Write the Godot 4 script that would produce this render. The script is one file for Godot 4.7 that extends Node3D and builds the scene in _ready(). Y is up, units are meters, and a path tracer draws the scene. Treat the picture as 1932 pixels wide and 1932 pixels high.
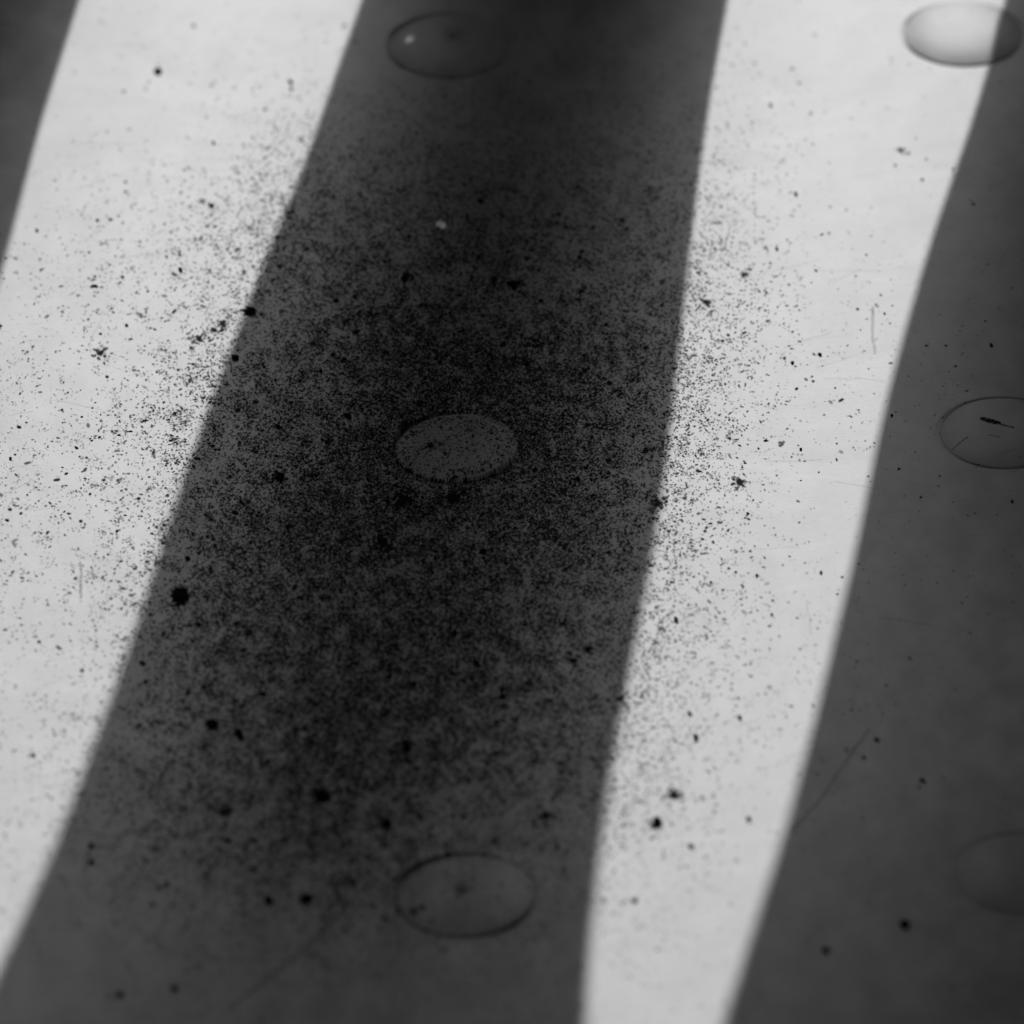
extends Node3D
# Close view of a riveted, white painted sheet in hard sun, with the shadows of a leaning bar grille across it.
# Lengths in metres; MM turns millimetres into metres. Photo coordinates are those of a 1932 x 1932 view of it.

const MM := 0.001
const TILT := 33.5          # how steeply the lens looks down, degrees
const FOV := 5.3
const PER_PIXEL := 0.05     # millimetres for one photo pixel at the middle of the picture
const SUN_HEIGHT := 36.0
const SUN_ASIDE := 1.5
const SHEET := Vector2(130.0, 210.0)     # millimetres covered by one repeat of the paint texture
const SHEET_FROM := Vector2(-65.0, -112.0)
const TEX := 2048

var focal := 966.0 / tan(deg_to_rad(FOV / 2.0))
var eye := Vector3.ZERO
var forward := Vector3.ZERO
var upward := Vector3.ZERO
var to_sun := Vector3.ZERO
var rng := RandomNumberGenerator.new()
var wave := FastNoiseLite.new()
var clump := FastNoiseLite.new()
var rivets: Array = []      # x, z, radius in millimetres, and how open the groove round the head is, and how the head leans across and along
var paint: StandardMaterial3D
var soot: StandardMaterial3D


func at(u: float, v: float) -> Vector2:      # photo pixel -> millimetres on the sheet
	var d := forward + Vector3.RIGHT * (u - 966.0) / focal - upward * (v - 966.0) / focal
	var p := eye - d * (eye.y / d.y)
	return Vector2(p.x, p.z) / MM


func pixel(x: float, z: float) -> Vector2:   # millimetres on the sheet -> photo pixel
	var d := Vector3(x, 0, z) * MM - eye
	var depth := d.dot(forward)
	return Vector2(966.0 + d.x / depth * focal, 966.0 - d.dot(upward) / depth * focal)


func height(x: float, z: float) -> float:    # gentle oil-canning of the sheet, millimetres
	return 0.15 * wave.get_noise_2d(x, z)


func numbered(called: String) -> String:
	if not has_node(called):
		return called
	var n := 1
	while has_node("%s_%03d" % [called, n]):
		n += 1
	return "%s_%03d" % [called, n]


func tag(o: Node, label: String, category: String, group := "") -> void:
	o.set_meta("label", label)
	o.set_meta("category", category)
	if group:
		o.set_meta("group", group)


func made(called: String, mesh: Mesh, m: Material, parent: Node) -> MeshInstance3D:
	var o := MeshInstance3D.new()
	o.name = numbered(called) if parent == self else called
	o.mesh = mesh
	o.material_override = m
	parent.add_child(o, true)
	return o


func plain(color: float, rough: float, metal := 0.0) -> StandardMaterial3D:
	var m := StandardMaterial3D.new()
	m.albedo_color = Color(color, color, color).linear_to_srgb()
	m.roughness = rough
	m.metallic = metal
	return m


func uv_of(x: float, z: float) -> Vector2:
	return (Vector2(x, z) - SHEET_FROM) / SHEET


func grid_mesh(p: PackedVector3Array, n: PackedVector3Array, uv: PackedVector2Array, index: PackedInt32Array) -> ArrayMesh:
	var a := []
	a.resize(Mesh.ARRAY_MAX)
	a[Mesh.ARRAY_VERTEX] = p
	a[Mesh.ARRAY_NORMAL] = n
	a[Mesh.ARRAY_TEX_UV] = uv
	a[Mesh.ARRAY_INDEX] = index
	var m := ArrayMesh.new()
	m.add_surface_from_arrays(Mesh.PRIMITIVE_TRIANGLES, a)
	return m


func _ready() -> void:
	rng.seed = 41
	wave.seed = 5
	wave.noise_type = FastNoiseLite.TYPE_SIMPLEX_SMOOTH
	wave.frequency = 0.012
	wave.fractal_type = FastNoiseLite.FRACTAL_NONE
	clump.seed = 9
	clump.frequency = 0.016
	clump.fractal_octaves = 4

	# camera
	var far_off := PER_PIXEL * MM * focal
	var t := deg_to_rad(TILT)
	eye = Vector3(0, sin(t), cos(t)) * far_off
	forward = -eye.normalized()
	upward = Vector3(0, cos(t), -sin(t))
	var camera := Camera3D.new()
	camera.name = "camera"
	add_child(camera)
	camera.position = eye
	camera.rotation.x = -t
	var lens := CameraAttributesPhysical.new()
	lens.frustum_near = 0.02
	lens.frustum_far = 200.0
	lens.frustum_focal_length = 12.0 / tan(deg_to_rad(FOV / 2.0))
	var sharp := at(966, 840)
	lens.frustum_focus_distance = (Vector3(sharp.x, 0, sharp.y) * MM - eye).dot(forward)
	lens.exposure_aperture = lens.frustum_focal_length / 12.5     # lens opening of 12.5 mm
	camera.attributes = lens
	camera.fov = FOV
	camera.near = 0.02
	camera.far = 200.0
	camera.current = true

	# sky, sun, exposure
	var sky_look := ProceduralSkyMaterial.new()
	sky_look.sky_top_color = Color(0.0020, 0.0020, 0.0020).linear_to_srgb()
	sky_look.sky_horizon_color = Color(0.005, 0.005, 0.005).linear_to_srgb()
	sky_look.sky_curve = 0.15
	sky_look.ground_bottom_color = Color(0.003, 0.003, 0.003).linear_to_srgb()
	sky_look.ground_horizon_color = Color(0.005, 0.005, 0.005).linear_to_srgb()
	sky_look.sun_angle_max = 14.0
	sky_look.sun_curve = 0.8
	sky_look.energy_multiplier = 17.0      # hazy glow close round the sun, dark clear sky elsewhere
	var sky := Sky.new()
	sky.sky_material = sky_look
	var e := Environment.new()
	e.background_mode = Environment.BG_SKY
	e.sky = sky
	e.tonemap_mode = Environment.TONE_MAPPER_LINEAR
	e.tonemap_exposure = 1.0
	e.sdfgi_enabled = true
	e.ssao_enabled = true
	e.ssil_enabled = true
	var world := WorldEnvironment.new()
	world.name = "air"
	world.environment = e
	add_child(world)
	var h := deg_to_rad(SUN_HEIGHT)
	var a := deg_to_rad(SUN_ASIDE)
	to_sun = Vector3(sin(a) * cos(h), sin(h), -cos(a) * cos(h))
	var sun := DirectionalLight3D.new()
	sun.name = "sun"
	sun.light_energy = 0.57
	sun.light_angular_distance = 0.5
	sun.light_color = Color(1, 1, 1)
	sun.shadow_enabled = true
	add_child(sun)
	sun.look_at_from_position(to_sun * 5.0, Vector3.ZERO)

	for c in [[845, 86, 6.05, 1.0, 0.04, 0.0], [859, 842, 6.0, 1.0, 0.07, 0.02], [876, 1688, 6.35, 1.0, 0.06, 0.02], [1818, 62, 6.0, 1.0, 0.0, -0.05], [1893, 816, 6.1, 0.3, 0.02, 0.0], [1932, 1648, 6.3, 0.2, 0.0, 0.0], [-128, 110, 6.1, 1.0, 0.0, 0.0], [-140, 870, 6.1, 1.0, 0.0, 0.0], [-160, 1700, 6.2, 1.0, 0.0, 0.0]]:
		var p := at(c[0], c[1])
		rivets.append([p.x, p.y, c[2], c[3], c[4], c[5]])

	setting()
	paint_and_dirt()
	riveted_panel()
	grille()
	shade_plate()
	grains()


func setting() -> void:
	var concrete := plain(0.3, 0.9)
	var noise := NoiseTexture2D.new()
	var fine := FastNoiseLite.new()
	fine.seed = 3
	fine.frequency = 0.03
	fine.fractal_octaves = 5
	noise.noise = fine
	noise.width = 512
	noise.height = 512
	noise.seamless = true
	var ramp := Gradient.new()
	ramp.set_color(0, Color(0.5, 0.5, 0.5))
	ramp.set_color(1, Color(0.66, 0.66, 0.66))
	noise.color_ramp = ramp
	concrete.albedo_color = Color.WHITE
	concrete.albedo_texture = noise
	concrete.uv1_triplanar = true
	concrete.uv1_world_triplanar = true
	concrete.uv1_scale = Vector3.ONE * 1.7
	var flat := PlaneMesh.new()
	flat.size = Vector2(120, 120)
	var ground := made("ground", flat, concrete, self)
	ground.position.y = -0.5
	ground.set_meta("kind", "structure")
	# the block that carries the sheet, its upper edge chamfered
	var st := SurfaceTool.new()
	st.begin(Mesh.PRIMITIVE_TRIANGLES)
	var rings := []
	for r in [[0.19, 0.30, -0.5], [0.19, 0.30, -0.012], [0.182, 0.292, -0.0042]]:
		rings.append([Vector3(-r[0], r[2], -r[1]), Vector3(r[0], r[2], -r[1]), Vector3(r[0], r[2], r[1]), Vector3(-r[0], r[2], r[1])])
	for k in 2:
		for s in 4:
			var q := [rings[k][s], rings[k][(s + 1) % 4], rings[k + 1][(s + 1) % 4], rings[k + 1][s]]
			for i in [0, 1, 2, 0, 2, 3]:
				st.add_vertex(q[i])
	for i in [0, 1, 2, 0, 2, 3]:
		st.add_vertex(rings[2][i])
	st.generate_normals()
	var block := made("plinth", st.commit(), concrete, self)
	tag(block, "grey concrete plinth under the riveted white sheet", "plinth")


# ---------------------------------------------------------------- paint, scratches and soot

var thick := PackedFloat32Array()      # how thickly soot lies, one value for each 0.4 mm of the sheet

func map_soot() -> void:
	for j in 526:
		for i in 326:
			var x := SHEET_FROM.x + i * 0.4
			var z := SHEET_FROM.y + j * 0.4
			var p := pixel(x, z)
			var u := p.x
			var v := p.y
			var d := 0.62 * exp(-pow(absf(u - 800.0 + 0.22 * (v - 950.0)) / 415.0, 4) - pow(absf(v - 950.0) / 520.0, 3))
			d += 0.25 * exp(-pow((u - 830.0) / 260.0, 2) - pow((v - 930.0) / 330.0, 2))
			d += 0.16 * exp(-pow((u - 830.0) / 330.0, 2) - pow((v - 560.0) / 260.0, 2))
			d += 0.34 * exp(-pow((u - 680.0) / 370.0, 2) - pow((v - 1470.0) / 240.0, 2))
			var wider := 0.18 * exp(-pow((u - 560.0) / 430.0, 2) - pow((v - 860.0) / 430.0, 2))
			wider += 0.26 * exp(-pow((u - 230.0) / 300.0, 2) - pow((v - 900.0) / 300.0, 2))
			wider += 0.13 * exp(-pow((u - 1290.0) / 140.0, 2) - pow((v - 900.0) / 400.0, 2))
			wider += 0.035 * exp(-pow((u - 1500.0) / 260.0, 2) - pow((v - 900.0) / 500.0, 2))
			wider += 0.12 * exp(-pow((u - 700.0) / 430.0, 2) - pow((v - 1480.0) / 330.0, 2))
			wider += 0.006
			var clean := 1.0
			for r in rivets:
				var off: float = Vector2(x - r[0], z - r[1]).length() / r[2]
				if off < 0.96:
					clean = 0.15 + 0.4 * maxf(0.0, off - 0.5) if off < 0.9 else 0.1
				elif off < 1.07:
					clean = 1.0
			var uneven := clampf(0.9 + 0.75 * clump.get_noise_2d(x * 3.0, z * 1.7) + 1.5 * clump.get_noise_2d(x * 26.0, z * 15.0), 0.1, 2.4)
			thick.append(1.1 * d * clean * (0.3 + 0.7 * uneven))
			strewn.append((wider + 0.16 * d) * clean * uneven * uneven)


var strewn := PackedFloat32Array()      # the same for the coarser specks

func soot_density(of: PackedFloat32Array, x: float, z: float) -> float:
	return of[clampi(int((z - SHEET_FROM.y) / 0.4), 0, 525) * 326 + clampi(int((x - SHEET_FROM.x) / 0.4), 0, 325)]


var cover := PackedByteArray()

var piling := true

func dab(x: int, y: int, v: int) -> void:
	if x < 0 or y < 0 or x >= TEX or y >= TEX:
		return
	var i := (y * TEX + x) * 4 + 3
	cover[i] = mini(255, maxi(cover[i], v) + (mini(cover[i], v) / 3 if piling else 0))


func speck(x: float, z: float, wide: float, turn: float, long: float, dark: float) -> void:
	# x, z and wide in millimetres: an irregular fleck, soft only over one texel
	var sx := TEX / SHEET.x
	var sz := TEX / SHEET.y
	var c := cos(turn)
	var s := sin(turn)
	var big := wide * long
	var cx := (x - SHEET_FROM.x) * sx
	var cz := (z - SHEET_FROM.y) * sz
	var soft := 0.055
	for j in range(int(cz - (big + soft) * sz * 1.5), int(cz + (big + soft) * sz * 1.5) + 2):
		for i in range(int(cx - (big + soft) * sx), int(cx + (big + soft) * sx) + 2):
			var dx := (i + 0.5 - cx) / sx
			var dz := (j + 0.5 - cz) / sz
			dz /= 1.5      # grains stand up from the sheet as high as they are wide
			var p := (dx * c + dz * s) / long
			var q := -dx * s + dz * c
			var f := clampf((wide - sqrt(p * p + q * q)) / soft + 0.5, 0.0, 1.0)
			if f > 0.0:
				dab(i, j, int(255.0 * f * dark))


func scratch(points: Array, wide: float, dark: float) -> void:
	piling = false
	for k in points.size() - 1:
		var p := at(points[k][0], points[k][1])
		var q := at(points[k + 1][0], points[k + 1][1])
		var n := int(p.distance_to(q) / 0.06) + 1
		for i in n:
			var w := p.lerp(q, float(i) / n)
			w += Vector2(clump.get_noise_2d(w.x * 30.0, w.y * 30.0), clump.get_noise_2d(w.x * 30.0 + 90.0, w.y * 30.0)) * 0.12
			speck(w.x, w.y, wide * rng.randf_range(0.6, 1.1), 0.0, 1.0, dark * rng.randf_range(0.2, 1.0))
	piling = true


func blot(u: float, v: float, wide: float, flecks: int, dark: float) -> void:      # a smudge made of flecks
	var c := at(u, v)
	for i in flecks:
		var r := wide * absf(rng.randfn(0.0, 0.5))
		var g := rng.randf() * TAU
		speck(c.x + cos(g) * r * 1.3, c.y + sin(g) * r * 2.0, rng.randf_range(0.05, 0.16), rng.randf() * TAU, rng.randf_range(1.0, 1.8), dark * rng.randf_range(0.4, 1.0))


func paint_and_dirt() -> void:
	# paint: cloudy wear, and fine wiping streaks that lie across the sheet
	var layers := []
	for l in [[11, 0.010, TEX, TEX, 3], [12, 0.05, 256, TEX, 4], [13, 0.25, 512, TEX, 3], [14, 0.5, TEX, TEX, 1]]:
		var n := FastNoiseLite.new()
		n.seed = l[0]
		n.frequency = l[1]
		n.fractal_octaves = l[4]
		var im := n.get_image(l[2], l[3], false, false, false)
		im.convert(Image.FORMAT_L8)
		if l[2] != TEX:
			im.resize(TEX, TEX, Image.INTERPOLATE_CUBIC)
		layers.append(im.get_data())
	var l0: PackedByteArray = layers[0]
	var l1: PackedByteArray = layers[1]
	var l2: PackedByteArray = layers[2]
	var l3: PackedByteArray = layers[3]
	# long wiping smears, bowed and a little askew
	var wipe := FastNoiseLite.new()
	wipe.seed = 21
	wipe.frequency = 1.0
	wipe.fractal_octaves = 4
	wipe.fractal_gain = 0.65
	var smear_bytes := PackedByteArray()
	smear_bytes.resize(1024 * 1024)
	for j in 1024:
		for i in 1024:
			var x := SHEET_FROM.x + i * SHEET.x / 1024.0
			var z := SHEET_FROM.y + j * SHEET.y / 1024.0
			var bow := z + 0.18 * x + 0.004 * x * x + 16.0 * clump.get_noise_2d(x * 0.9, z * 0.9)
			smear_bytes[j * 1024 + i] = clampi(int(128.0 + 150.0 * wipe.get_noise_2d(bow * 0.16, x * 0.03 - z * 0.012)), 0, 255)
	var smear_image := Image.create_from_data(1024, 1024, false, Image.FORMAT_L8, smear_bytes)
	smear_image.resize(TEX, TEX, Image.INTERPOLATE_CUBIC)
	var smear := smear_image.get_data()
	var tone := PackedByteArray()
	tone.resize(TEX * TEX)
	for i in TEX * TEX:
		tone[i] = 204 + ((l0[i] - 128) * 52 + (l1[i] - 128) * 3 + (l2[i] - 128) * 8 + (l3[i] - 128) * 20 + (smear[i] - 128) * 10) / 256
	var base := Image.create_from_data(TEX, TEX, false, Image.FORMAT_L8, tone)
	base.convert(Image.FORMAT_RGBA8)

	# soot
	map_soot()
	cover.resize(TEX * TEX * 4)
	var lo := SHEET_FROM
	var tries := 1700000
	for i in tries:
		var x := lo.x + rng.randf() * SHEET.x
		var z := lo.y + rng.randf() * SHEET.y
		var roll := rng.randf()
		if roll < soot_density(thick, x, z):
			speck(x, z, 0.03 + 0.05 * pow(rng.randf(), 2.5), rng.randf() * TAU, 1.0 + 1.6 * pow(rng.randf(), 2.0), rng.randf_range(0.45, 1.0))
		elif roll > 1.0 - 0.27 * soot_density(strewn, x, z):
			var w := 0.026 + 0.06 * pow(rng.randf(), 3.0)
			if rng.randf() < 0.035:
				w = rng.randf_range(0.09, 0.17)
			speck(x, z, w, rng.randf() * TAU, 1.0 + 1.5 * pow(rng.randf(), 3.0), 0.16 + 0.84 * pow(rng.randf(), 1.8))
	# separate coarse grains, most of them where the soot lies thick
	for i in 75000:
		var x := lo.x + rng.randf() * SHEET.x
		var z := lo.y + rng.randf() * SHEET.y
		if rng.randf() < 0.34 * pow(soot_density(thick, x, z), 1.4) + 0.03 * soot_density(strewn, x, z):
			speck(x, z, 0.06 + 0.085 * pow(rng.randf(), 2.5), rng.randf() * TAU, rng.randf_range(1.0, 1.6), rng.randf_range(0.8, 1.0))
	for i in 420:
		var c := at(rng.randf_range(260.0, 1230.0), rng.randf_range(380.0, 1760.0))
		if rng.randf() < 0.15 + 2.0 * soot_density(thick, c.x, c.y):
			speck(c.x, c.y, 0.11 + 0.16 * pow(rng.randf(), 3.0), rng.randf() * TAU, rng.randf_range(1.0, 1.5), rng.randf_range(0.7, 1.0))
			for k in rng.randi_range(0, 5):
				speck(c.x + rng.randfn(0.0, 0.3), c.y + rng.randfn(0.0, 0.45), rng.randf_range(0.04, 0.09), 0.0, 1.0, rng.randf_range(0.4, 1.0))
	# hairline wear
	piling = false
	for i in 420:
		var x := lo.x + rng.randf() * SHEET.x
		var z := lo.y + rng.randf() * SHEET.y
		var turn := rng.randfn(0.1, 0.35) if rng.randf() < 0.75 else rng.randf() * TAU
		var n := rng.randi_range(14, 90)
		var strength := rng.randf_range(0.05, 0.2)
		for k in n:
			speck(x + cos(turn) * k * 0.07, z - sin(turn) * k * 0.07, 0.03, 0.0, 1.0, strength)
			turn += rng.randfn(0.0, 0.006)
	piling = true
	# light scuffs and stains seen in the photograph
	scratch([[1640, 1374], [1600, 1430], [1540, 1520], [1495, 1566]], 0.12, 0.28)
	scratch([[1648, 580], [1645, 620], [1651, 668]], 0.16, 0.12)
	scratch([[1374, 440], [1369, 458], [1367, 472]], 0.05, 0.8)
	scratch([[1280, 1172], [1316, 1150]], 0.05, 0.4)
	scratch([[430, 1905], [520, 1835], [600, 1768], [690, 1672]], 0.16, 0.3)
	scratch([[250, 1745], [330, 1800], [480, 1815], [600, 1800]], 0.25, 0.07)
	scratch([[1660, 1163], [1757, 1177]], 0.05, 0.35)
	scratch([[152, 1062], [153, 1090], [152, 1128]], 0.14, 0.2)
	scratch([[920, 826], [975, 822]], 0.05, 0.8)
	scratch([[730, 825], [770, 800]], 0.06, 0.6)
	scratch([[880, 818], [905, 828]], 0.04, 0.6)
	scratch([[1852, 798], [1872, 803], [1888, 809]], 0.16, 0.95)
	scratch([[1856, 802], [1880, 809]], 0.16, 0.95)
	scratch([[1850, 800], [1885, 810], [1912, 817]], 0.09, 0.8)
	scratch([[1797, 848], [1826, 830]], 0.06, 0.7)
	scratch([[1866, 829], [1884, 835]], 0.05, 0.7)
	for b in [[812, 848, 0.5, 50, 0.5], [832, 845, 0.7, 40, 0.3], [872, 1690, 1.0, 90, 0.35], [855, 78, 1.2, 60, 0.3], [190, 668, 0.7, 60, 0.7], [376, 640, 0.8, 60, 0.6], [420, 615, 0.6, 40, 0.7],
			[527, 902, 0.6, 70, 0.95], [340, 1126, 0.85, 160, 1.0], [760, 945, 1.6, 200, 0.9], [860, 940, 1.8, 200, 0.9], [720, 1025, 1.0, 100, 0.9], [605, 1503, 0.8, 90, 0.8], [425, 1530, 0.8, 60, 0.7],
			[575, 1697, 0.7, 70, 0.8], [728, 1555, 0.7, 60, 0.7], [1270, 1500, 0.6, 70, 0.6], [1240, 1553, 0.5, 70, 0.9], [1240, 950, 0.8, 60, 0.8], [1395, 910, 0.7, 50, 0.7], [1330, 570, 0.7, 40, 0.7],
			[1402, 518, 0.5, 25, 0.6], [1700, 282, 0.5, 22, 0.5], [970, 540, 0.6, 60, 0.9], [765, 525, 0.6, 60, 0.9], [470, 590, 0.4, 60, 1.0], [1030, 1540, 0.9, 70, 0.7], [1475, 835, 0.4, 14, 0.5]]:
		blot(b[0], b[1], b[2], b[3], b[4])
	var dirt := Image.create_from_data(TEX, TEX, false, Image.FORMAT_RGBA8, cover)
	var rough_bytes := PackedByteArray()
	rough_bytes.resize(TEX * TEX)
	for i in TEX * TEX:
		rough_bytes[i] = mini(250, 140 + (l0[i] - 128) / 13 + (smear[i] - 128) / 22 + cover[i * 4 + 3] * 100 / 255)
	var relief_bytes := PackedByteArray()
	relief_bytes.resize(TEX * TEX)
	for i in TEX * TEX:
		relief_bytes[i] = clampi((l2[i] * 3 + l3[i] * 2 + l1[i]) / 6, 0, 255)
	var relief := Image.create_from_data(TEX, TEX, false, Image.FORMAT_L8, relief_bytes)
	var rough := Image.create_from_data(TEX, TEX, false, Image.FORMAT_L8, rough_bytes)
	dirt.adjust_bcs(1.0, 1.0, 1.0)
	base.blend_rect(dirt, Rect2i(0, 0, TEX, TEX), Vector2i.ZERO)
	base.convert(Image.FORMAT_RGB8)
	cover = PackedByteArray()

	paint = StandardMaterial3D.new()
	paint.albedo_texture = ImageTexture.create_from_image(base)
	paint.roughness = 1.0
	paint.roughness_texture = ImageTexture.create_from_image(rough)
	paint.roughness_texture_channel = BaseMaterial3D.TEXTURE_CHANNEL_RED
	paint.metallic_specular = 0.5
	paint.heightmap_enabled = true
	paint.heightmap_texture = ImageTexture.create_from_image(relief)
	paint.heightmap_scale = 0.0022
	paint.metallic = 0.1
	soot = plain(0.012, 0.95)
	soot.metallic_specular = 0.2


# ---------------------------------------------------------------- the sheet and its rivets

func under_rivet(x: float, z: float) -> float:      # the sheet is sunk below each rivet head and its countersink
	var y := height(x, z)
	for r in rivets:
		var off: float = Vector2(x - r[0], z - r[1]).length()
		if off < r[2] + 12.0:
			y -= 0.10 * exp(-pow(maxf(0.0, off - r[2]) / 3.2, 2))
			if off < r[2] + 0.5:
				y -= 0.9
	return y


func skin_height(x: float, z: float, off: float, radius: float) -> float:
	return height(x, z) - 0.10 * exp(-pow(maxf(0.0, off - radius) / 3.2, 2))


func lines(edge: float, inner_from: float, inner_to: float, step: float, last: float) -> PackedFloat32Array:
	var out := PackedFloat32Array()
	var x := edge
	while x < inner_from - 5.0:
		out.append(x)
		x += 8.0
	x = inner_from
	while x < inner_to:
		out.append(x)
		x += step
	while x < last - 4.0:
		out.append(x)
		x += 8.0
	out.append(last)
	return out


func riveted_panel() -> void:
	var panel := Node3D.new()
	panel.name = "riveted_panel"
	add_child(panel)
	tag(panel, "white painted metal sheet with round rivets, speckled with black soot", "panel")
	var xs := lines(-160.0, -72.0, 72.0, 0.48, 160.0)
	var zs := lines(-260.0, -112.0, 100.0, 0.48, 250.0)
	var wide := xs.size()
	var deep := zs.size()
	var p := PackedVector3Array()
	var n := PackedVector3Array()
	var uv := PackedVector2Array()
	var index := PackedInt32Array()
	p.resize(wide * deep)
	n.resize(wide * deep)
	uv.resize(wide * deep)
	for j in deep:
		for i in wide:
			var k := j * wide + i
			p[k] = Vector3(xs[i], under_rivet(xs[i], zs[j]), zs[j]) * MM
			uv[k] = uv_of(xs[i], zs[j])
	for j in deep:
		for i in wide:
			var k := j * wide + i
			var ex: Vector3 = p[k + (1 if i < wide - 1 else 0)] - p[k - (1 if i > 0 else 0)]
			var ez: Vector3 = p[k + (wide if j < deep - 1 else 0)] - p[k - (wide if j > 0 else 0)]
			n[k] = ez.cross(ex).normalized()
			if i < wide - 1 and j < deep - 1:
				index.append_array([k, k + 1, k + wide + 1, k, k + wide + 1, k + wide])
	made("skin", grid_mesh(p, n, uv, index), paint, panel)
	# cut edges of the sheet, just under the skin
	var rim := SurfaceTool.new()
	rim.begin(Mesh.PRIMITIVE_TRIANGLES)
	var c := [Vector3(-160, 0, -260), Vector3(160, 0, -260), Vector3(160, 0, 250), Vector3(-160, 0, 250)]
	for k in 4:
		for s in 40:
			var f: Vector3 = c[k].lerp(c[(k + 1) % 4], s / 40.0)
			var g: Vector3 = c[k].lerp(c[(k + 1) % 4], (s + 1) / 40.0)
			var q := [Vector3(f.x, height(f.x, f.z), f.z), Vector3(g.x, height(g.x, g.z), g.z), Vector3(g.x, -4.0, g.z), Vector3(f.x, -4.0, f.z)]
			for i in [0, 1, 2, 0, 2, 3]:
				rim.add_vertex(q[i] * MM)
	rim.generate_normals()
	made("sheet_edge", rim.commit(), paint, panel)

	for r in rivets:
		var rad: float = r[2]
		var head := []
		for k in 15:
			var f := k / 15.0 * 0.972
			head.append([rad * f, head_height(f)])
		for k in 7:      # rounded shoulder down into the groove
			var g := k / 6.0 * PI / 2.0
			head.append([rad * 0.972 + 0.17 * sin(g), head_height(0.972) - 0.26 * (1.0 - cos(g)) - (0.34 if k == 6 else 0.0)])
		made("rivet", lathe(r, head), paint, panel)
		var sink := []
		sink.append([rad + 0.0, -0.55])
		sink.append([rad + 0.14, -0.52])
		for k in 6:
			var g := k / 5.0
			sink.append([rad + 0.16 + 0.24 * g, -0.38 + 0.38 * pow(g, 0.55)])
		for k in 7:
			sink.append([rad + 0.44 + 0.25 * k, 0.004 - 0.0006 * k])
		made("countersink", lathe(r, sink), paint, panel)


func sunk(y: float, open: float) -> float:
	return y if y > 0.0 else y * open


func head_height(f: float) -> float:
	return 0.42 * (1.0 - pow(f, 3.4)) + 0.22 * (1.0 - f * f) + 0.02


func lathe(r: Array, profile: Array) -> ArrayMesh:
	var around := 96
	var p := PackedVector3Array()
	var n := PackedVector3Array()
	var uv := PackedVector2Array()
	var index := PackedInt32Array()
	for k in profile.size():
		var off: float = profile[k][0]
		var before: Array = profile[maxi(0, k - 1)]
		var after: Array = profile[mini(profile.size() - 1, k + 1)]
		for s in around:
			var g := s * TAU / around
			var x: float = r[0] + cos(g) * off
			var z: float = r[1] + sin(g) * off
			# paint has partly filled the groove at the two sides
			var open: float = r[3] * (0.1 + 0.9 * pow(absf(sin(g)), 1.6)) * (0.8 + 0.4 * clump.get_noise_2d(x * 20.0, z * 20.0))
			var slope := Vector2(after[0] - before[0], sunk(after[1], open) - sunk(before[1], open)).normalized()
			var lift := sunk(profile[k][1], open)
			if off < r[2] - 0.1:      # no head sits quite level
				lift += (x - r[0]) * r[4] + (z - r[1]) * r[5]
			p.append(Vector3(x, skin_height(x, z, off, r[2]) + lift, z) * MM)
			var out := Vector3(cos(g) * -slope.y, slope.x, sin(g) * -slope.y)
			if off < r[2] - 0.1:
				out = out.normalized() - Vector3(r[4], 0, r[5])
			n.append(out.normalized() if off > 0.0 else Vector3(-r[4], 1, -r[5]).normalized())
			uv.append(uv_of(x, z))
			if k > 0:
				var b := (k - 1) * around
				var t := (s + 1) % around
				index.append_array([b + s, b + around + s, b + around + t, b + s, b + around + t, b + t])
	return grid_mesh(p, n, uv, index)


# ---------------------------------------------------------------- the grille whose shadows cross the sheet

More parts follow.
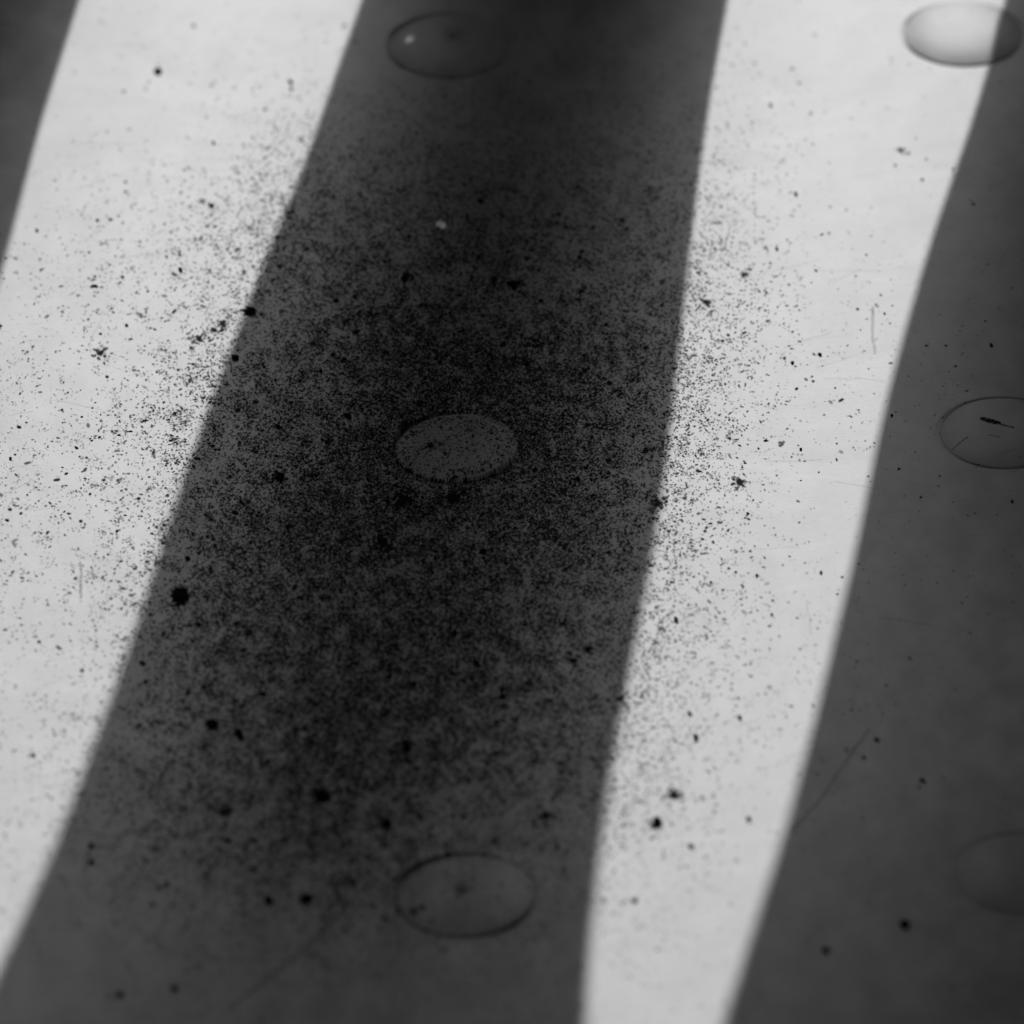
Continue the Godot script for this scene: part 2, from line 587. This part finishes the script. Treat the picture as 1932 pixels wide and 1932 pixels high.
func grille() -> void:
	var flat := Vector3(to_sun.x, 0, to_sun.z).normalized()
	var up := (Vector3.UP - to_sun * to_sun.y).normalized()
	var side := flat.cross(Vector3.UP).normalized()
	var foot := Vector3(0, 0, -186.0)
	var node := Node3D.new()
	node.name = "leaning_grille"
	add_child(node)
	node.position = foot * MM
	tag(node, "dark steel grille of wavy flat bars leaning over the white sheet", "grille")
	var steel := plain(0.05, 0.6)
	var top := 232.0
	# outlines of the bars, read from the shadows they throw
	var a_right := [[150, 0], [128, 80], [104, 140], [84, 205], [61, 285], [42, 370], [22, 445], [2, 520], [-28, 630], [-70, 800], [-140, 1050], [-220, 1300], [-330, 1600], [-460, 1932]]
	var b_left := quarter([[1365, 0], [1310, 150], [1270, 270], [1235, 370], [1195, 490], [1150, 620], [1095, 750], [1050, 860], [985, 1020], [935, 1140], [890, 1260], [850, 1380], [800, 1500], [740, 1660], [690, 1800], [650, 1920]], 0, 0)
	b_left += quarter([[600, 150], [555, 310], [510, 430], [465, 560], [412, 720], [370, 820], [320, 950], [275, 1080], [225, 1210], [160, 1365], [100, 1490], [30, 1650], [-30, 1780], [-100, 1930]], 0, 966)
	var b_right := quarter([[815, 0], [790, 130], [765, 260], [743, 400], [722, 550], [702, 680], [686, 830], [675, 930], [660, 1080], [646, 1190], [635, 1300], [620, 1450], [605, 1570], [590, 1690], [575, 1800], [560, 1920]], 966, 0)
	b_right += quarter([[542, 110], [518, 230], [490, 380], [463, 500], [435, 650], [408, 780], [387, 900], [368, 1020], [350, 1150], [335, 1280], [320, 1400], [305, 1520], [292, 1650], [284, 1780], [280, 1930]], 966, 966)
	var c_left := quarter([[1858, 0], [1832, 115], [1800, 230], [1772, 335], [1740, 440], [1705, 545], [1665, 660], [1622, 775], [1585, 885], [1555, 985], [1528, 1080], [1498, 1190], [1465, 1305], [1430, 1430], [1400, 1550], [1375, 1670], [1350, 1800], [1328, 1920]], 966, 0)
	c_left += quarter([[1298, 130], [1268, 255], [1237, 385], [1207, 500], [1180, 620], [1150, 750], [1115, 875], [1080, 1005], [1048, 1135], [1012, 1260], [970, 1385], [925, 1520], [882, 1655], [842, 1785], [796, 1930]], 966, 966)
	for pair in [[[], a_right], [b_left, b_right], [c_left, []]]:
		var edges := []
		for edge in pair:
			var on := PackedVector2Array()      # along the bar, across the grille
			for q in edge:
				var g := at(q[0], q[1])
				var ground := Vector3(g.x, height(g.x, g.y), g.y)
				var hit := ground + to_sun * (foot - ground).dot(to_sun) - foot
				on.append(Vector2(hit.dot(up), hit.dot(side)))
			for again in 2:      # even out the reading of the outline
				var was := on.duplicate()
				for k in range(1, on.size() - 1):
					on[k] = (was[k - 1] + was[k] * 2.0 + was[k + 1]) / 4.0
			edges.append(on)
		var st := SurfaceTool.new()
		st.begin(Mesh.PRIMITIVE_TRIANGLES)
		var cuts := []
		for k in 73:
			cuts.append(top * k / 72.0)
		var holes := []
		if not edges[0].is_empty() and not edges[1].is_empty():
			for q in [[772, 79, 0.25], [832, 426, 0.22]]:      # two pinholes added to put bright dots of sun in the shade
				var g := at(q[0], q[1])
				var ground := Vector3(g.x, top_of(g.x, g.y), g.y)
				var hit := ground + to_sun * (foot - ground).dot(to_sun) - foot
				holes.append([hit.dot(up), hit.dot(side), q[2]])
				cuts.append(hit.dot(up) - q[2])
				cuts.append(hit.dot(up) + q[2])
		cuts.sort()
		for k in cuts.size() - 1:
			var ends := []
			for s in [cuts[k], cuts[k + 1]]:
				if edges[0].is_empty():
					ends.append([across(edges[1], s) - 24.0, across(edges[1], s)])
				elif edges[1].is_empty():
					ends.append([across(edges[0], s), across(edges[0], s) + 95.0])
				else:
					ends.append([across(edges[0], s), across(edges[1], s)])
			var pieces := [[ends[0][0], ends[0][1], ends[1][0], ends[1][1]]]
			for o in holes:
				if absf((cuts[k] + cuts[k + 1]) / 2.0 - o[0]) < o[2]:
					pieces = [[ends[0][0], o[1] - o[2], ends[1][0], o[1] - o[2]], [o[1] + o[2], ends[0][1], o[1] + o[2], ends[1][1]]]
			for p in pieces:
				slab(st, [side * p[0] + up * cuts[k], side * p[1] + up * cuts[k], side * p[3] + up * cuts[k + 1], side * p[2] + up * cuts[k + 1]])
		st.generate_normals()
		made("bar", st.commit(), steel, node)
	for s in [-1.0, top + 4.5]:
		var box := BoxMesh.new()
		box.size = Vector3(250.0, 9.0, 9.0) * MM
		var rail := made("rail", box, steel, node)
		rail.transform = Transform3D(Basis(side, up, side.cross(up)), (up * s + to_sun * 1.5) * MM)


func slab(st: SurfaceTool, near: Array) -> void:      # a four-sided piece 3 mm thick, away from the sheet
	var q := []
	for p in near:
		q.append(p * MM)
	for p in near:
		q.append((p + to_sun * 3.0) * MM)
	for f in [[0, 1, 2, 3], [7, 6, 5, 4], [1, 5, 6, 2], [4, 0, 3, 7]]:
		for i in [0, 1, 2, 0, 2, 3]:
			st.add_vertex(q[f[i]])


func shade_plate() -> void:      # an unseen plate, added only to darken the right side of the sheet
	var st := SurfaceTool.new()
	st.begin(Mesh.PRIMITIVE_TRIANGLES)
	var outline := [Vector2(-75, -0.3), Vector2(140, -0.3), Vector2(140, 84), Vector2(134, 90), Vector2(-55, 90), Vector2(-61, 84)]
	var n := outline.size()
	for k in n:
		var a: Vector2 = outline[k]
		var b: Vector2 = outline[(k + 1) % n]
		for q in [Vector3(60, a.y, a.x), Vector3(64, a.y, a.x), Vector3(64, b.y, b.x), Vector3(60, a.y, a.x), Vector3(64, b.y, b.x), Vector3(60, b.y, b.x)]:
			st.add_vertex(q * MM)
		if k > 0 and k < n - 1:
			for x in [60.0, 64.0]:
				for c in ([outline[0], a, b] if x > 62.0 else [outline[0], b, a]):
					st.add_vertex(Vector3(x, c.y, c.x) * MM)
	st.generate_normals()
	var plate := made("added_shade_plate", st.commit(), plain(0.05, 0.6), self)
	tag(plate, "added dark plate out of view, put there to shade the right side of the white sheet", "steel plate")


func quarter(points: Array, x0: float, y0: float) -> Array:
	var out := []
	for p in points:
		out.append([x0 + p[0] * 0.5, y0 + p[1] * 0.5])
	return out


func across(edge: PackedVector2Array, s: float) -> float:
	var n := edge.size()
	if s <= edge[0].x:
		var slope: float = (edge[3].y - edge[0].y) / (edge[3].x - edge[0].x)
		return edge[0].y + slope * (s - edge[0].x)
	for k in n - 1:
		if s <= edge[k + 1].x:
			return lerpf(edge[k].y, edge[k + 1].y, (s - edge[k].x) / (edge[k + 1].x - edge[k].x))
	var last := (edge[n - 1].y - edge[n - 4].y) / (edge[n - 1].x - edge[n - 4].x)
	return edge[n - 1].y + last * (s - edge[n - 1].x)


# ---------------------------------------------------------------- grains that can be told apart

func lump(squash: float, seed_at: int) -> ArrayMesh:      # an irregular crumb one unit across, resting on y = 0
	var r := RandomNumberGenerator.new()
	r.seed = seed_at
	var rings := 5
	var around := 11
	var p := PackedVector3Array()
	var lobes := []
	for s in around:
		lobes.append(r.randf_range(0.72, 1.2))
	for k in rings + 1:
		for s in around:
			var g := s * TAU / around
			var lat := -PI / 2.0 + PI * k / rings
			var rad: float = 0.5 * lobes[s] * r.randf_range(0.85, 1.12)
			p.append(Vector3(cos(g) * cos(lat) * rad, (sin(lat) * rad + 0.5) * squash, sin(g) * cos(lat) * rad))
	var st := SurfaceTool.new()
	st.begin(Mesh.PRIMITIVE_TRIANGLES)
	for k in rings:
		for s in around:
			var b := k * around
			var t := (s + 1) % around
			for i in [b + s, b + around + t, b + around + s, b + s, b + t, b + around + t]:
				st.add_vertex(p[i])
	st.generate_normals()
	return st.commit()


func top_of(x: float, z: float) -> float:
	var y := height(x, z)
	for r in rivets:
		var off: float = Vector2(x - r[0], z - r[1]).length()
		if off < r[2] + 12.0:
			y = skin_height(x, z, off, r[2])
			if off < r[2]:
				y += head_height(off / r[2]) + (x - r[0]) * r[4] + (z - r[1]) * r[5]
	return y


func grain(u: float, v: float, size: Vector3, turn: float, mesh: Mesh, called: String, m: Material) -> MeshInstance3D:
	var p := at(u, v)
	var o := made(called, mesh, m, self)
	o.position = Vector3(p.x, top_of(p.x, p.y) - 0.01, p.y) * MM
	o.rotation.y = turn
	o.scale = size * MM
	return o


func grains() -> void:
	var kinds := []
	for k in 6:
		kinds.append(lump(0.7, 60 + k))
	# grains in the light, grains in the shade, each [u, v, width, depth] in photo pixels (depth as seen, foreshortened)
	var lit := [[298, 136, 17, 12], [549, 157, 9, 8], [550, 170, 6, 6], [399, 389, 12, 8], [184, 416, 6, 6], [341, 511, 8, 9], [239, 616, 7, 6], [1275, 1168, 9, 12], [1302, 1346, 7, 8], [1313, 1392, 10, 14], [1396, 1353, 8, 8],
		[1240, 1552, 20, 16], [1271, 1500, 12, 10], [1413, 1546, 10, 8], [1303, 1598, 9, 9], [1547, 670, 7, 7], [1495, 685, 7, 6], [1669, 592, 5, 5], [1502, 366, 7, 8], [1466, 470, 6, 6], [1689, 311, 5, 5], [1530, 213, 6, 5], [1454, 198, 7, 7],
		[62, 1423, 9, 7], [20, 866, 6, 6], [70, 435, 6, 6], [403, 270, 6, 6], [366, 50, 8, 5], [1428, 1085, 6, 6], [1549, 1079, 6, 6], [1411, 968, 6, 5], [1511, 848, 6, 6], [1549, 1080, 5, 5]]
	var named := {
		298: "round black soot grain alone on the clean end of the broad sunlit stripe",
		1240: "largest black soot grain on the narrow sunlit stripe",
		340: "largest ragged soot clump, in shade beside the broad sunlit stripe",
		472: "black soot clump right at the shaded edge of the broad sunlit stripe",
		611: "big black soot grain in shade, near two rivets",
		1708: "largest soot grain in the shade past the narrow sunlit stripe",
	}
	for g in lit:
		var o := grain(g[0], g[1], Vector3(g[2] * 0.05, minf(g[2], g[3]) * 0.04, g[3] * 0.085), rng.randf() * 0.6, kinds[rng.randi() % 6], "soot_grain", soot)
		if g[2] > 10 and named.has(g[0]):
			tag(o, named[g[0]], "soot grain", "soot grains in the sun")
		elif g[0] < 900:
			tag(o, "small black soot grain on the broad sunlit stripe of the sheet", "soot grain", "soot grains in the sun")
		else:
			tag(o, "small black soot grain on the narrow sunlit stripe of the sheet", "soot grain", "soot grains in the sun")
	var shade := [[472, 590, 26, 17], [444, 678, 16, 14], [340, 1125, 36, 28], [400, 1367, 24, 18], [452, 1386, 17, 18], [528, 902, 18, 18], [611, 1503, 30, 22], [578, 1697, 26, 18], [508, 1700, 18, 14], [728, 1555, 18, 22], [768, 1410, 18, 18],
		[656, 788, 13, 12], [525, 808, 11, 9], [605, 703, 9, 9], [765, 527, 13, 12], [967, 538, 16, 12], [908, 383, 12, 10], [857, 1195, 13, 12], [899, 1252, 13, 14], [912, 1041, 15, 11], [354, 1055, 12, 10], [429, 1586, 11, 11],
		[173, 1595, 12, 10], [173, 1626, 12, 10], [780, 1722, 14, 12], [663, 1665, 13, 11], [355, 1306, 9, 9], [780, 1293, 12, 11], [1109, 1225, 12, 10], [1091, 905, 9, 9], [1708, 1746, 21, 16], [1559, 1795, 15, 13], [1741, 1473, 11, 9],
		[1837, 384, 6, 6], [1870, 652, 7, 10], [1910, 948, 6, 6], [1683, 785, 6, 6], [330, 1865, 14, 10], [225, 1876, 16, 12], [1785, 653, 5, 5], [1654, 1395, 10, 9], [1630, 1428, 7, 7], [945, 182, 7, 6], [752, 169, 7, 5]]
	for g in shade:
		var o := grain(g[0], g[1], Vector3(g[2] * 0.05, minf(g[2], g[3]) * 0.03, g[3] * 0.085), rng.randf() * 0.6, kinds[rng.randi() % 6], "soot_grain", soot)
		if named.has(g[0]) and g[2] > 20:
			tag(o, named[g[0]], "soot grain", "soot grains in the shade")
		elif g[0] < 1300:
			tag(o, "black soot grain in the shade between the two sunlit stripes", "soot grain", "soot grains in the shade")
		else:
			tag(o, "small soot grain in the shade past the narrow sunlit stripe", "soot grain", "soot grains in the shade")
	# the little bent crumb
	var bent := SurfaceTool.new()
	bent.begin(Mesh.PRIMITIVE_TRIANGLES)
	var ring := []
	for k in 9:
		var f := (k - 4) / 4.0
		var thick := 0.10 * sqrt(maxf(0.05, 1.0 - pow(absf(f), 6.0)))
		var one := []
		for s in 7:
			var g := s * TAU / 7.0
			one.append(Vector3(f * 0.5, 0.12 + sin(g) * thick, 0.16 * f * f + cos(g) * thick * 1.7))
		ring.append(one)
	for k in 8:
		for s in 7:
			var t := (s + 1) % 7
			for q in [ring[k][s], ring[k][t], ring[k + 1][t], ring[k][s], ring[k + 1][t], ring[k + 1][s]]:
				bent.add_vertex(q)
	for k in [0, 8]:
		for s in 5:
			for q in [ring[k][0], ring[k][s + 1], ring[k][s + 2]]:
				bent.add_vertex(q)
	bent.generate_normals()
	var crumb := grain(178, 541, Vector3(0.78, 0.6, 1.3), 0.0, bent.commit(), "bent_crumb", soot)
	tag(crumb, "small curved black crumb lying on the broad sunlit stripe", "crumb")
	# bright beads
	var bright := plain(0.92, 0.08, 1.0)
	var ball := SphereMesh.new()
	ball.radius = 0.5
	ball.height = 1.0
	ball.radial_segments = 24
	ball.rings = 12
	for b in [[1798, 318, 0.25, "tiny shiny bead at the edge of the narrow sunlit stripe"]]:
		var o := grain(b[0], b[1], Vector3.ONE * b[2], 0.0, ball, "bead", bright)
		o.position.y += b[2] * 0.45 * MM
		tag(o, b[3], "bead")
	# loose specks, far too many to count
	var flake := lump(0.35, 99)
	var spots: Array[Transform3D] = []
	for i in 300000:
		var x := rng.randf_range(-62.0, 62.0)
		var z := rng.randf_range(-105.0, 95.0)
		if rng.randf() > 0.05 * soot_density(strewn, x, z) + 0.0006:
			continue
		var w := 0.11 + 0.22 * pow(rng.randf(), 3.0)
		var b := Basis(Vector3.UP, rng.randf() * TAU).scaled_local(Vector3(w * rng.randf_range(0.8, 1.9), w * 0.6, w) * MM)
		spots.append(Transform3D(b, Vector3(x, top_of(x, z) - 0.006, z) * MM))
	var many := MultiMesh.new()
	many.transform_format = MultiMesh.TRANSFORM_3D
	many.mesh = flake
	many.instance_count = spots.size()
	for i in spots.size():
		many.set_instance_transform(i, spots[i])
	var specks := MultiMeshInstance3D.new()
	specks.name = "soot_specks"
	specks.multimesh = many
	specks.material_override = soot
	add_child(specks)
	specks.set_meta("kind", "stuff")
	tag(specks, "fine black soot specks strewn over the white sheet", "soot")
	print("specks ", spots.size())
